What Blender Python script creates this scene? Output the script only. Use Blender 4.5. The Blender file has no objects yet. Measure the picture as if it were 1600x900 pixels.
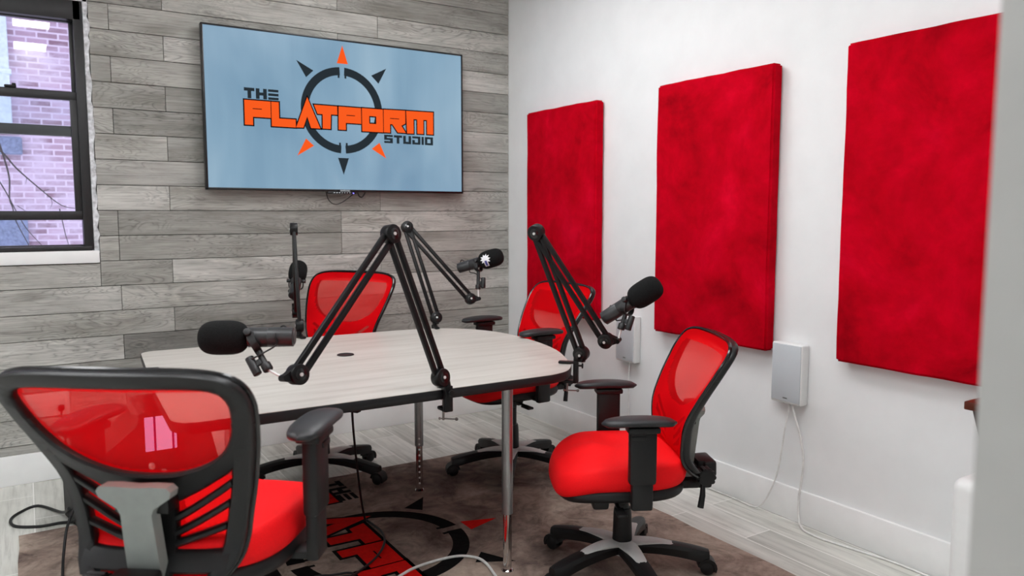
import bpy, bmesh, math, random
from mathutils import Vector as V, Matrix as M
C = bpy.context.scene.collection
R_ = math.radians
# ------------------------------------------------------------------ camera, world, exposure
scn = bpy.context.scene
pit, yaw = R_(5.5), R_(32.4)
Fw = V((math.sin(yaw)*math.cos(pit), math.cos(yaw)*math.cos(pit), -math.sin(pit)))
Rt = V((math.cos(yaw), -math.sin(yaw), 0)); Up = Rt.cross(Fw)
CAM = V((-2.842, -4.521, 1.36))
cd = bpy.data.cameras.new('camera'); cam = bpy.data.objects.new('camera', cd); C.objects.link(cam)
cam.matrix_world = M(((Rt.x, Up.x, -Fw.x, CAM.x), (Rt.y, Up.y, -Fw.y, CAM.y), (Rt.z, Up.z, -Fw.z, CAM.z), (0, 0, 0, 1)))
cd.sensor_width = 36; cd.lens = 1200/1600*36; cd.clip_start = .02
cd.dof.use_dof = True; cd.dof.focus_distance = 3.1; cd.dof.aperture_fstop = 3.2
scn.camera = cam
w = bpy.data.worlds.new('sky'); scn.world = w; w.use_nodes = True
w.node_tree.nodes['Background'].inputs[0].default_value = (.82, .83, 1, 1)
w.node_tree.nodes['Background'].inputs[1].default_value = 1.9
scn.view_settings.view_transform = 'Standard'; scn.view_settings.look = 'None'
scn.view_settings.exposure = 0; scn.view_settings.gamma = 1; scn.view_settings.use_curve_mapping = False
LAMP, LAMP_BIG, FILL_HALL = 30.0, 13.0, 18.0          # radiance of the ceiling light diffusers and the added hall fill
# ------------------------------------------------------------------ materials
def lin(c): return tuple((x/255/12.92 if x/255 <= .04045 else ((x/255+.055)/1.055)**2.4) for x in c)+(1,)
class NT:
    def __init__(s, name):
        s.m = bpy.data.materials.new(name); s.m.use_nodes = True; s.t = s.m.node_tree; s.n = s.t.nodes
        s.p = s.n['Principled BSDF']; s.out = s.n['Material Output']
    def add(s, ty, **kw):
        n = s.n.new(ty)
        for k, v in kw.items():
            if k in n.inputs: n.inputs[k].default_value = v
            else: setattr(n, k, v)
        return n
    def l(s, a, b): s.t.links.new(a, b)
    def ramp(s, fac, stops):
        r = s.n.new('ShaderNodeValToRGB'); e = r.color_ramp.elements
        while len(e) < len(stops): e.new(.5)
        for i, (p, c) in enumerate(stops): e[i].position = p; e[i].color = c
        s.l(fac, r.inputs[0]); return r.outputs[0]
    def mix(s, fac, a, b, mode='MIX'):
        n = s.n.new('ShaderNodeMix'); n.data_type = 'RGBA'; n.blend_type = mode
        for sock, val in ((n.inputs[0], fac), (n.inputs[6], a), (n.inputs[7], b)):
            if hasattr(val, 'is_output'): s.l(val, sock)
            else: sock.default_value = val
        return n.outputs[2]
    def coord(s, scale=(1, 1, 1), island=0, rot=(0, 0, 0), src='Object'):
        tc = s.n.new('ShaderNodeTexCoord'); o = tc.outputs[src]
        if island:
            g = s.n.new('ShaderNodeNewGeometry'); mu = s.add('ShaderNodeMath', operation='MULTIPLY'); mu.inputs[1].default_value = island
            s.l(g.outputs['Random Per Island'], mu.inputs[0])
            va = s.add('ShaderNodeVectorMath', operation='ADD'); s.l(o, va.inputs[0]); s.l(mu.outputs[0], va.inputs[1]); o = va.outputs[0]
            s.rnd = g.outputs['Random Per Island']
        mp = s.n.new('ShaderNodeMapping'); mp.inputs['Scale'].default_value = scale; mp.inputs['Rotation'].default_value = rot
        s.l(o, mp.inputs[0]); return mp.outputs[0]
    def noise(s, co, scale, detail=4, rough=.55, dist=0):
        n = s.add('ShaderNodeTexNoise', Scale=scale, Detail=detail, Roughness=rough, Distortion=dist); s.l(co, n.inputs['Vector']); return n.outputs[0]
    def bump(s, h, strength, dist=.01):
        b = s.add('ShaderNodeBump', Strength=strength, Distance=dist); s.l(h, b.inputs['Height']); s.l(b.outputs[0], s.p.inputs['Normal'])
def simple(name, col, rough=.5, metal=0, var=.06, scale=30, bump=0, spec=.5, sheen=0):
    t = NT(name); c = lin(col); n = t.noise(t.coord(), scale)
    d = tuple(max(0, x*(1-var*2)) for x in c[:3])+(1,); h = tuple(min(1, x*(1+var*2)) for x in c[:3])+(1,)
    t.l(t.ramp(n, [(.3, d), (.7, h)]), t.p.inputs['Base Color'])
    t.p.inputs['Roughness'].default_value = rough; t.p.inputs['Metallic'].default_value = metal
    t.p.inputs['Specular IOR Level'].default_value = spec
    if sheen: t.p.inputs['Sheen Weight'].default_value = sheen
    if bump: t.bump(n, bump, .004)
    return t.m
def emit(name, col, s=1.0):
    t = NT(name); e = t.add('ShaderNodeEmission', Color=lin(col), Strength=s); t.l(e.outputs[0], t.out.inputs[0]); return t.m
mt = {}
mt['white_wall'] = simple('white_wall_paint', (234, 236, 236), .55, var=.012, scale=6, bump=.05)
mt['white_trim'] = simple('white_trim_paint', (242, 243, 242), .4, var=.015, scale=8)
mt['jamb'] = simple('grey_white_jamb_paint', (176, 176, 173), .5, var=.03, scale=5)
mt['ceiling'] = simple('ceiling_paint', (232, 232, 230), .8, var=.01)
mt['plaster'] = simple('rough_white_plaster', (205, 207, 210), .9, var=.2, scale=40, bump=.8)
mt['black'] = simple('black_plastic', (19, 19, 20), .45, var=.08, scale=200, bump=.04, spec=.35)
mt['black_gloss'] = simple('black_gloss_plastic', (14, 14, 15), .18)
mt['frame_black'] = simple('chair_frame_black', (21, 22, 23), .4, var=.06, scale=150, bump=.04, spec=.4)
mt['pad'] = simple('armrest_pad_black', (38, 39, 41), .42, var=.06, scale=250, bump=.06, spec=.4)
mt['boom'] = simple('boom_black_metal', (10, 10, 11), .4, var=.05, spec=.3)
mt['mic'] = simple('microphone_grey_metal', (58, 59, 60), .36, metal=.4, var=.04)
mt['mic_dark'] = simple('microphone_black', (26, 26, 27), .45)
mt['foam'] = simple('black_foam', (19, 20, 20), .95, var=.3, scale=260, bump=.5, spec=.2)
mt['silver'] = simple('satin_silver', (222, 222, 220), .4, metal=.1, var=.03)
mt['chrome'] = simple('chrome', (215, 215, 215), .08, metal=1, var=.01)
mt['screw'] = simple('clamp_screw_steel', (128, 126, 122), .3, metal=.7, var=.03)
mt['bolt'] = simple('zinc_bolt', (205, 205, 203), .35, metal=.2, var=.02)
mt['steel'] = simple('grey_steel_tube', (150, 150, 150), .3, metal=.85, var=.03)
mt['spine'] = simple('grey_plastic_spine', (142, 147, 143), .45, var=.03)
mt['window_black'] = simple('black_window_frame', (30, 30, 32), .4, var=.08)
mt['grill'] = None
mt['speaker_white'] = simple('speaker_white', (226, 227, 226), .4, var=.01)
mt['cable_black'] = simple('black_rubber_cable', (14, 14, 15), .5)
mt['cable_white'] = simple('white_cable_sheath', (225, 225, 222), .45)
mt['outlet'] = simple('outlet_white', (226, 226, 224), .35, var=.01)
mt['brown_wood'] = simple('dark_brown_wood', (92, 40, 22), .4, var=.25, scale=12)
mt['seat_red'] = simple('seat_red_fabric', (246, 6, 16), .72, var=.04, scale=400, bump=.08, spec=.25)
mt['edge_black'] = simple('table_edge_black', (24, 25, 27), .45, var=.05, spec=.35)
mt['downpipe'] = simple('pale_blue_paint', (205, 218, 230), .6)
mt['twig'] = simple('twig_bark', (70, 60, 62), .9, var=.2)
mt['stone'] = simple('grey_blue_stone', (120, 130, 160), .9, var=.15)
mt['dark_pane'] = simple('dark_window_glass', (75, 85, 105), .2)
mt['white_print'] = simple('white_print', (235, 236, 240), .5, var=.01)
mt['blue_print'] = simple('blue_print', (60, 70, 140), .5)
mt['rug_black'] = simple('rug_black_print', (14, 13, 13), .95, var=.3, scale=60, spec=.1)
mt['rug_red'] = simple('rug_red_print', (205, 18, 12), .95, var=.06, scale=60, spec=.1)
mt['rug_grey'] = simple('rug_grey_print', (60, 56, 55), .95, var=.1, scale=60, spec=.1)
mt['tv_black'] = simple('tv_black_plastic', (12, 12, 14), .3)
mt['tv_orange'] = emit('screen_orange', (250, 92, 32)); mt['tv_dark'] = emit('screen_dark_slate', (40, 48, 54)); mt['tv_black_line'] = emit('screen_black', (14, 14, 18))
mt['led_blue'] = emit('blue_led', (120, 110, 255), 3); mt['tv_logo'] = emit('lit_white_lettering', (205, 210, 215))
mt['lamp'] = emit('ceiling_light_diffuser', (252, 253, 255), LAMP)
def m_grill():
    t = NT('speaker_grill_mesh'); co = t.coord((1, 1, 1))
    v = t.add('ShaderNodeTexVoronoi', Scale=330.0); v.inputs['Randomness'].default_value = 0; t.l(co, v.inputs['Vector'])
    t.l(t.ramp(v.outputs['Distance'], [(.25, lin((150, 158, 166))), (.5, lin((200, 206, 210)))]), t.p.inputs['Base Color']); t.p.inputs['Roughness'].default_value = .5; return t.m
mt['grill'] = m_grill()
def m_planks():
    t = NT('weathered_grey_planks')
    co = t.coord((1, 1, 1), island=37.0); rnd = t.rnd
    def sc(s):
        mp = t.n.new('ShaderNodeMapping'); mp.inputs['Scale'].default_value = s; t.l(co, mp.inputs[0]); return mp.outputs[0]
    tone = t.ramp(rnd, [(0, lin((140, 139, 134))), (.3, lin((164, 163, 157))), (.65, lin((178, 177, 171))), (1, lin((192, 191, 186)))])
    att = t.add('ShaderNodeAttribute', attribute_name='tone')
    fine = t.noise(sc((2.2, 1, 60)), 2.0, 6, .65, .3)
    dn = t.noise(sc((1.5, 1, 8)), 1.2, 3, .5, .8)
    # contour lines of a stretched noise give cathedral grain and knots
    mu = t.add('ShaderNodeMath', operation='MULTIPLY'); mu.inputs[1].default_value = 22; t.l(dn, mu.inputs[0])
    fr = t.add('ShaderNodeMath', operation='PINGPONG'); fr.inputs[1].default_value = .5; t.l(mu.outputs[0], fr.inputs[0])
    ring = t.ramp(fr.outputs[0], [(0, (.50, .50, .50, 1)), (.14, (.90, .90, .90, 1)), (.5, (1.12, 1.12, 1.12, 1))])
    patch = t.noise(sc((1.2, 1, 5)), 2.2, 4)
    c = t.mix(1, tone, att.outputs['Color'], 'MULTIPLY')
    c = t.mix(t.ramp(t.noise(sc((1.1, 1, 4)), 1.7, 2), [(.38, (.12, .12, .12, 1)), (.6, (.85, .85, .85, 1))]), c, ring, 'MULTIPLY')
    c = t.mix(1, c, t.ramp(fine, [(.28, (.66, .66, .65, 1)), (.5, (1, 1, 1, 1)), (.72, (1.2, 1.2, 1.2, 1))]), 'MULTIPLY')
    c = t.mix(.9, c, t.ramp(patch, [(.3, (.66, .65, .62, 1)), (.5, (.98, .98, .97, 1)), (.72, (1.2, 1.2, 1.19, 1))]), 'MULTIPLY')
    vo = t.add('ShaderNodeTexVoronoi', Scale=1.0); t.l(sc((2.0, .001, 6.0)), vo.inputs['Vector'])
    wob = t.add('ShaderNodeMath', operation='MULTIPLY_ADD'); t.l(t.noise(sc((30, 1, 30)), 1.0, 3), wob.inputs[0]); wob.inputs[1].default_value = .10; t.l(vo.outputs['Distance'], wob.inputs[2])
    kn = t.ramp(wob.outputs[0], [(.08, (.55, .55, .55, 1)), (.115, (1.15, 1.14, 1.12, 1)), (.15, (.72, .72, .72, 1)), (.19, (1.12, 1.12, 1.1, 1)), (.24, (.86, .86, .86, 1)), (.32, (1, 1, 1, 1))])
    c = t.mix(.85, c, kn, 'MULTIPLY')
    t.l(c, t.p.inputs['Base Color']); t.p.inputs['Roughness'].default_value = .62; t.bump(fine, .15, .003); return t.m
mt['planks'] = m_planks()
def m_floor():
    t = NT('grey_wood_look_floor'); tc = t.n.new('ShaderNodeTexCoord')
    mp = t.n.new('ShaderNodeMapping'); mp.inputs['Rotation'].default_value = (0, 0, R_(90)); mp.inputs['Location'].default_value = (.35, 1.76+.158*10, 0)
    t.l(tc.outputs['Object'], mp.inputs[0])
    b = t.add('ShaderNodeTexBrick', Scale=1.0); t.l(mp.outputs[0], b.inputs['Vector'])
    b.inputs['Color1'].default_value = (0, 0, 0, 1); b.inputs['Color2'].default_value = (1, 1, 1, 1); b.inputs['Mortar'].default_value = (.5, .5, .5, 1)
    b.inputs['Mortar Size'].default_value = .0024; b.inputs['Brick Width'].default_value = .92; b.inputs['Row Height'].default_value = .158; b.offset = .37
    b.inputs['Mortar Smooth'].default_value = .1
    base = t.ramp(b.outputs['Color'], [(0, lin((190, 190, 183))), (.5, lin((210, 210, 203))), (1, lin((222, 222, 216)))])
    g = t.noise(t.coord((26, 1.6, 1)), 1.4, 6, .62, .4); p = t.noise(t.coord((3, 1.2, 1)), 1.6, 5)
    c = t.mix(.75, base, t.ramp(g, [(.3, (.56, .56, .54, 1)), (.5, (1, 1, 1, 1)), (.72, (1.2, 1.2, 1.19, 1))]), 'MULTIPLY')
    c = t.mix(.7, c, t.ramp(p, [(.3, (.66, .66, .63, 1)), (.52, (1, 1, 1, 1)), (.75, (1.14, 1.14, 1.14, 1))]), 'MULTIPLY')
    c = t.mix(b.outputs['Fac'], c, lin((240, 239, 235)))
    t.l(c, t.p.inputs['Base Color']); t.p.inputs['Roughness'].default_value = .42; t.bump(g, .06, .002); return t.m
mt['floor'] = m_floor()
def m_table():
    t = NT('pale_ash_laminate'); g = t.noise(t.coord((1.1, 13, 1)), 1.7, 5, .55, .5); f = t.noise(t.coord((2, 60, 1)), 2.0, 4)
    c = t.ramp(g, [(.25, lin((174, 169, 161))), (.5, lin((190, 186, 179))), (.75, lin((200, 197, 191)))])
    c = t.mix(.35, c, t.ramp(f, [(.3, (.86, .85, .84, 1)), (.7, (1.05, 1.05, 1.05, 1))]), 'MULTIPLY')
    t.l(c, t.p.inputs['Base Color']); t.p.inputs['Roughness'].default_value = .38; return t.m
mt['table'] = m_table()
def m_velvet():
    t = NT('red_velvet'); g = t.add('ShaderNodeObjectInfo'); tc = t.n.new('ShaderNodeTexCoord')
    va = t.add('ShaderNodeVectorMath', operation='ADD'); t.l(tc.outputs['Object'], va.inputs[0]); t.l(g.outputs['Location'], va.inputs[1])
    n = t.noise(va.outputs[0], 3.2, 8, .66, .35); f = t.noise(va.outputs[0], 13, 5, .6, .3)
    c = t.ramp(n, [(.3, lin((140, 0, 14))), (.45, lin((182, 0, 22))), (.58, lin((200, 0, 30))), (.75, lin((222, 6, 44)))])
    c = t.mix(.5, c, t.ramp(f, [(.3, (.72, .72, .72, 1)), (.7, (1.12, 1.12, 1.12, 1))]), 'MULTIPLY')
    t.l(c, t.p.inputs['Base Color']); t.p.inputs['Roughness'].default_value = .85; t.p.inputs['Specular IOR Level'].default_value = .04
    t.p.inputs['Sheen Weight'].default_value = .12; t.p.inputs['Sheen Tint'].default_value = lin((255, 70, 100)); t.p.inputs['Sheen Roughness'].default_value = .4
    t.bump(f, .12, .006); return t.m
mt['velvet'] = m_velvet()
def m_rug():
    t = NT('brown_cowhide_rug'); co = t.coord(); n = t.noise(co, 1.9, 6, .6, .8); f = t.noise(co, 38, 6, .7, .5); h = t.noise(t.coord((1, 1, 1), rot=(0, 0, .6)), 7, 5, .65, 1.5)
    c = t.ramp(n, [(.3, lin((70, 57, 53))), (.42, lin((126, 109, 101))), (.55, lin((164, 146, 134))), (.68, lin((184, 168, 154))), (.8, lin((214, 202, 188)))])
    c = t.mix(.7, c, t.ramp(h, [(.32, (.36, .34, .34, 1)), (.52, (1, 1, 1, 1)), (.75, (1.3, 1.28, 1.26, 1))]), 'MULTIPLY')
    c = t.mix(.5, c, t.ramp(f, [(.3, (.6, .6, .6, 1)), (.7, (1.1, 1.1, 1.1, 1))]), 'MULTIPLY')
    t.l(c, t.p.inputs['Base Color']); t.p.inputs['Roughness'].default_value = .95; t.p.inputs['Specular IOR Level'].default_value = .1; t.bump(f, .3, .004); return t.m
mt['rug'] = m_rug()
def m_brick():
    t = NT('daylight_tinted_brick'); tc = t.n.new('ShaderNodeTexCoord'); mp = t.n.new('ShaderNodeMapping'); mp.inputs['Rotation'].default_value = (R_(90), 0, 0)
    t.l(tc.outputs['Object'], mp.inputs[0])
    b = t.add('ShaderNodeTexBrick', Scale=1.0); t.l(mp.outputs[0], b.inputs['Vector'])
    b.inputs['Color1'].default_value = lin((126, 92, 108)); b.inputs['Color2'].default_value = lin((190, 160, 182)); b.inputs['Mortar'].default_value = lin((214, 196, 216))  # lavender cast of the bluish outdoor light is put into these brick colours
    b.inputs['Mortar Size'].default_value = .011; b.inputs['Brick Width'].default_value = .225; b.inputs['Row Height'].default_value = .074; b.inputs['Mortar Smooth'].default_value = .3
    n = t.noise(t.coord((1, 1, 2)), 2.2, 6, .65)
    c = t.mix(t.ramp(n, [(.42, (0, 0, 0, 1)), (.62, (.75, .75, .75, 1))]), b.outputs[0], lin((208, 190, 212)))
    t.l(c, t.p.inputs['Base Color']); t.p.inputs['Roughness'].default_value = .9; return t.m
mt['brick'] = m_brick()
def m_glass():
    t = NT('window_glass'); tr = t.add('ShaderNodeBsdfTransparent', Color=(.93, .95, .97, 1)); gl = t.add('ShaderNodeBsdfGlossy', Roughness=.01)
    fr = t.add('ShaderNodeFresnel', IOR=1.5); mx = t.n.new('ShaderNodeMixShader'); t.l(fr.outputs[0], mx.inputs[0]); t.l(tr.outputs[0], mx.inputs[1]); t.l(gl.outputs[0], mx.inputs[2])
    t.l(mx.outputs[0], t.out.inputs[0]); return t.m
mt['glass'] = m_glass()
def m_mesh():
    t = NT('red_mesh_fabric'); tr = t.add('ShaderNodeBsdfTransparent', Color=(.95, .5, .46, 1))
    d = t.add('ShaderNodeBsdfDiffuse', Color=lin((252, 16, 26))); tl = t.add('ShaderNodeBsdfTranslucent', Color=lin((250, 14, 22)))
    a = t.n.new('ShaderNodeMixShader'); a.inputs[0].default_value = .35; t.l(d.outputs[0], a.inputs[1]); t.l(tl.outputs[0], a.inputs[2])
    # woven yarn: fine threads in two directions leave see-through gaps
    lw = t.add('ShaderNodeLayerWeight', Blend=.3)
    mr = t.add('ShaderNodeMapRange'); t.l(lw.outputs['Facing'], mr.inputs[0]); mr.inputs[3].default_value = .48; mr.inputs[4].default_value = .88
    at = t.add('ShaderNodeAttribute', attribute_name='open'); mo = t.add('ShaderNodeMapRange'); t.l(at.outputs['Fac'], mo.inputs[0]); mo.inputs[3].default_value = .93; t.l(mr.outputs[0], mo.inputs[4]); mr = mo
    mx = t.n.new('ShaderNodeMixShader'); t.l(mr.outputs[0], mx.inputs[0]); t.l(tr.outputs[0], mx.inputs[1]); t.l(a.outputs[0], mx.inputs[2]); t.l(mx.outputs[0], t.out.inputs[0]); return t.m
mt['mesh'] = m_mesh()
def m_screen():
    t = NT('lit_screen_blue'); co = t.coord((.9, 1, .5)); n = t.noise(co, 1.6, 3, .5, .4); s = t.noise(t.coord((9, 1, .6)), 1.2, 3)
    c = t.ramp(n, [(.3, lin((112, 150, 178))), (.5, lin((138, 172, 196))), (.7, lin((168, 196, 214)))])
    c = t.mix(.35, c, t.ramp(s, [(.3, (.84, .87, .9, 1)), (.7, (1.08, 1.06, 1.05, 1))]), 'MULTIPLY')
    e = t.add('ShaderNodeEmission', Strength=.92); t.l(c, e.inputs[0]); g = t.add('ShaderNodeBsdfGlossy', Roughness=.25, Color=(.03, .03, .03, 1))
    ad = t.n.new('ShaderNodeAddShader'); t.l(e.outputs[0], ad.inputs[0]); t.l(g.outputs[0], ad.inputs[1]); t.l(ad.outputs[0], t.out.inputs[0]); return t.m
mt['screen'] = m_screen()
def m_led():
    t = NT('lit_mixer_screen'); b = t.add('ShaderNodeTexBrick', Scale=1.0); t.l(t.coord(src='Object'), b.inputs['Vector'])
    b.inputs['Color1'].default_value = lin((190, 170, 255)); b.inputs['Color2'].default_value = lin((215, 200, 255)); b.inputs['Mortar'].default_value = lin((50, 30, 90))
    b.inputs['Mortar Size'].default_value = .004; b.inputs['Brick Width'].default_value = .06; b.inputs['Row Height'].default_value = .045
    e = t.add('ShaderNodeEmission', Strength=1.5); t.l(b.outputs[0], e.inputs[0]); t.l(e.outputs[0], t.out.inputs[0]); return t.m
mt['mixer_screen'] = m_led()
# ------------------------------------------------------------------ mesh helpers
class MB:
    def __init__(s): s.v = []; s.f = []
    def add(s, vs, fs):
        o = len(s.v); s.v += [V(p) for p in vs]; s.f += [tuple(i+o for i in f) for f in fs]; return s
    def box(s, c, d, mat=None, r=0, seg=2):
        bm = bmesh.new(); bmesh.ops.create_cube(bm, size=1)
        for v in bm.verts: v.co = V((v.co.x*d[0], v.co.y*d[1], v.co.z*d[2]))
        if r: bmesh.ops.bevel(bm, geom=bm.edges[:], offset=min(r, min(d)*.49), segments=seg, profile=.5, affect='EDGES')
        bm.verts.index_update(); c = V(c)
        vs = [((mat @ v.co) if mat else v.co)+c for v in bm.verts]; fs = [[v.index for v in f.verts] for f in bm.faces]; bm.free()
        return s.add(vs, fs)
    def bb(s, a, b, r=0, seg=2):
        return s.box([(x+y)/2 for x, y in zip(a, b)], [abs(y-x) for x, y in zip(a, b)], r=r, seg=seg)
    def loft(s, rings, caps=True, closed=True):
        n = len(rings[0]); vs = [p for r in rings for p in r]; fs = []
        for i in range(len(rings)-1):
            for j in range(n if closed else n-1):
                k = (j+1) % n; fs.append((i*n+j, i*n+k, (i+1)*n+k, (i+1)*n+j))
        if caps: fs += [tuple(range(n-1, -1, -1)), tuple(range((len(rings)-1)*n, len(rings)*n))]
        return s.add(vs, fs)
    def tube(s, pts, rad, n=10, flat=None):
        pts = [V(p) for p in pts]; rings = []; rr = rad if hasattr(rad, '__len__') else [rad]*len(pts)
        t0 = (pts[1]-pts[0]).normalized(); up = V((0, 0, 1)) if abs(t0.z) < .9 else V((1, 0, 0))
        x = t0.cross(up).normalized()
        for i, p in enumerate(pts):
            t = (pts[min(i+1, len(pts)-1)]-pts[max(i-1, 0)])
            t = t.normalized() if t.length > 1e-9 else t0
            x = (x-t*x.dot(t)).normalized(); y = t.cross(x)
            rings.append([p+(x*math.cos(a)+y*math.sin(a))*rr[i] for a in [2*math.pi*k/n for k in range(n)]])
        return s.loft(rings)
    def cyl(s, a, b, r, r2=None, n=20, bev=0):
        a, b = V(a), V(b); r2 = r if r2 is None else r2
        if not bev: return s.tube([a, b], [r, r2], n)
        d = (b-a).normalized(); return s.tube([a, a+d*bev*.3, a+d*bev, b-d*bev, b-d*bev*.3, b], [r-bev, r-bev*.3, r, r2, r2-bev*.3, r2-bev], n)
    def lathe(s, prof, o, ax, n=28):
        o, ax = V(o), V(ax).normalized(); up = V((0, 0, 1)) if abs(ax.z) < .9 else V((1, 0, 0)); x = ax.cross(up).normalized(); y = ax.cross(x)
        return s.loft([[o+ax*h+(x*math.cos(2*math.pi*k/n)+y*math.sin(2*math.pi*k/n))*max(r, 1e-4) for k in range(n)] for h, r in prof])
    def prism(s, poly, mapf, d0, d1):
        n = len(poly); vs = [mapf(u, v, d0) for u, v in poly]+[mapf(u, v, d1) for u, v in poly]
        return s.add(vs, [tuple(range(n-1, -1, -1)), tuple(range(n, 2*n))]+[(i, (i+1) % n, n+(i+1) % n, n+i) for i in range(n)])
    def strip(s, A, B, mapf, d0, d1, e=.003):
        rings = []
        for (a, b) in zip(A, B):
            a = V(a); b = V(b); t = (b-a); L = t.length; t = t/L if L > 1e-6 else V((0, 0)); ee = min(e, L*.3)
            q = [(a+t*ee, d0), (a, d0+(d1-d0)*.25), (a, d0+(d1-d0)*.75), (a+t*ee, d1), (b-t*ee, d1), (b, d0+(d1-d0)*.75), (b, d0+(d1-d0)*.25), (b-t*ee, d0)]
            rings.append([mapf(p.x, p.y, d) for p, d in q])
        return s.loft(rings)
    def build(s, name, mat, parent=None, ang=38, subsurf=0, smooth=True):
        me = bpy.data.meshes.new(name); me.from_pydata([tuple(p) for p in s.v], [], s.f); me.validate()
        bm = bmesh.new(); bm.from_mesh(me); bmesh.ops.recalc_face_normals(bm, faces=bm.faces[:]); bm.to_mesh(me); bm.free()
        if smooth: me.shade_smooth(); me.set_sharp_from_angle(angle=R_(ang))
        me.materials.append(mat if not isinstance(mat, str) else mt[mat])
        o = bpy.data.objects.new(name, me); C.objects.link(o); o.parent = parent
        if subsurf: md = o.modifiers.new('subdivision', 'SUBSURF'); md.levels = subsurf; md.render_levels = subsurf
        return o
def smooth_path(pts, k=8):
    P = [V(p) for p in pts]; P = [P[0]*2-P[1]]+P+[P[-1]*2-P[-2]]; out = []
    for i in range(1, len(P)-2):
        for j in range(k):
            t = j/k; a, b, c, d = P[i-1:i+3]
            out.append(.5*((2*b)+(c-a)*t+(2*a-5*b+4*c-d)*t*t+(3*b-a-3*c+d)*t**3))
    return out+[P[-2]]
def interp(tab, x):
    if x <= tab[0][0]: return tab[0][1]
    for i in range(len(tab)-1):
        (a, p), (b, q) = tab[i:i+2]
        if x <= b:
            pm = tab[i-1] if i else (2*a-b, p); pn = tab[i+2] if i+2 < len(tab) else (2*b-a, q)
            m0 = (q-pm[1])/(b-pm[0]); m1 = (pn[1]-p)/(pn[0]-a); h = b-a; t = (x-a)/h
            return p*(2*t**3-3*t*t+1)+h*m0*(t**3-2*t*t+t)+q*(3*t*t-2*t**3)+h*m1*(t**3-t*t)
    return tab[-1][1]
def tag(o, label, cat, group=None):
    o['label'] = label; o['category'] = cat
    if group: o['group'] = group
    return o
def thing(name, label, cat, loc=(0, 0, 0), rz=0, group=None):
    o = bpy.data.objects.new(name, None); C.objects.link(o); o.location = loc; o.rotation_euler = (0, 0, rz); o.empty_display_size = .05
    return tag(o, label, cat, group)
def struct(o): o['kind'] = 'structure'; return o
# ------------------------------------------------------------------ the room
CZ = 2.95; XL = -4.2; YF = -4.21
struct(MB().bb((XL-.1, -6.6, -.1), (.1, .12, 0)).build('floor', 'floor'))
struct(MB().bb((XL-.1, -6.6, CZ), (.1, .12, CZ+.1)).build('ceiling', 'ceiling'))
struct(MB().bb((0, -6.6, 0), (.12, .12, CZ)).build('wall_right', 'white_wall'))
struct(MB().bb((XL-.12, -6.6, 0), (XL, .12, CZ)).build('wall_left', 'white_wall'))
struct(MB().bb((XL-.12, -6.72, 0), (.12, -6.6, CZ)).build('wall_hall', 'white_wall'))
fw = MB(); JX = -2.208
fw.bb((JX, YF-.14, 0), (0, YF, CZ), r=.008); fw.bb((XL, YF-.14, 2.6), (JX, YF, CZ))  # opening enlarged out of view so the added hall light reaches the room
struct(fw.build('wall_front', 'jamb'))
# plank wall: every plank its own island, window opening left free
WX0, WX1, WZ0, WZ1 = -3.62, -2.512, 1.105, 2.43
random.seed(4)
pl = MB(); tones = []
pitch = .1315; z0 = .59-.1315*4
TONE = {(11, 0): .78, (9, 0): .84, (5, 0): .70, (4, 0): .95, (10, 1): .68, (8, 1): .66, (12, 1): .9, (7, 1): .72, (2, 1): 1.05, (0, 0): .95, (0, 1): .72, (1, 0): .9}
def plank(x0, x1, za, zb, tone):
    if x1-x0 < .004: return
    n0 = len(pl.v); pl.bb((x0+.0012, -.0005, za+.0016), (x1-.0012, .02, zb-.0016), r=.0012, seg=1); tones.extend([tone]*(len(pl.v)-n0))
for k in range(-4, 19):
    za = .59+pitch*k; zb = za+pitch; za = max(za, .0); zb = min(zb, CZ)
    if zb <= za+.01: continue
    off = -2.42 if k in (0, 2, 4, 5, 9, 11, 13, -2, -4, 15, 17) else -2.165
    if k == 7: off = -2.9
    xs = [XL]+[off+1.216*i for i in range(-2, 4) if XL+.05 < off+1.216*i < -.05]+[0]
    for i in range(len(xs)-1):
        a, b = xs[i], xs[i+1]; side = 0 if b < -2.0 else 1
        if abs(b-(off)) < .01: side = 0
        elif abs(a-off) < .01: side = 1
        else: side = 2
        tn = TONE.get((k, side), random.uniform(.86, 1.08))
        segs = [(za, zb)]
        if b > WX0 and a < WX1 and zb > WZ0 and za < WZ1:
            if a < WX0: plank(a, min(b, WX0), za, zb, tn)
            if b > WX1: plank(max(a, WX1), b, za, zb, tn)
            m0, m1 = max(a, WX0), min(b, WX1)
            if za < WZ0: plank(m0, m1, za, WZ0, tn)
            if zb > WZ1: plank(m0, m1, WZ1, zb, tn)
        else: plank(a, b, za, zb, tn)
wo = pl.build('wall_back', 'planks', smooth=False)
at_ = wo.data.color_attributes.new('tone', 'FLOAT_COLOR', 'POINT')
for i, tv_ in enumerate(tones): at_.data[i].color = (tv_, tv_, tv_, 1)
struct(wo)
bk = MB()
bk.bb((XL, .021, 0), (WX0, .12, CZ)); bk.bb((WX1, .021, 0), (0, .12, CZ)); bk.bb((WX0, .021, 0), (WX1, .12, WZ0)); bk.bb((WX0, .021, WZ1), (WX1, .12, CZ))
struct(bk.build('wall_back_backing', simple('dark_gap', (40, 38, 36), .9)))
def baseboard(name, a, b):
    struct(MB().bb(a, b, r=.004).build(name, 'white_trim'))
baseboard('baseboard_back', (XL, -.018, 0), (0, -.0008, .152)); baseboard('baseboard_right', (-.018, YF, 0), (-.0005, -.018, .15))
baseboard('baseboard_left', (XL+.0005, YF, 0), (XL+.018, -.018, .15))
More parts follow.
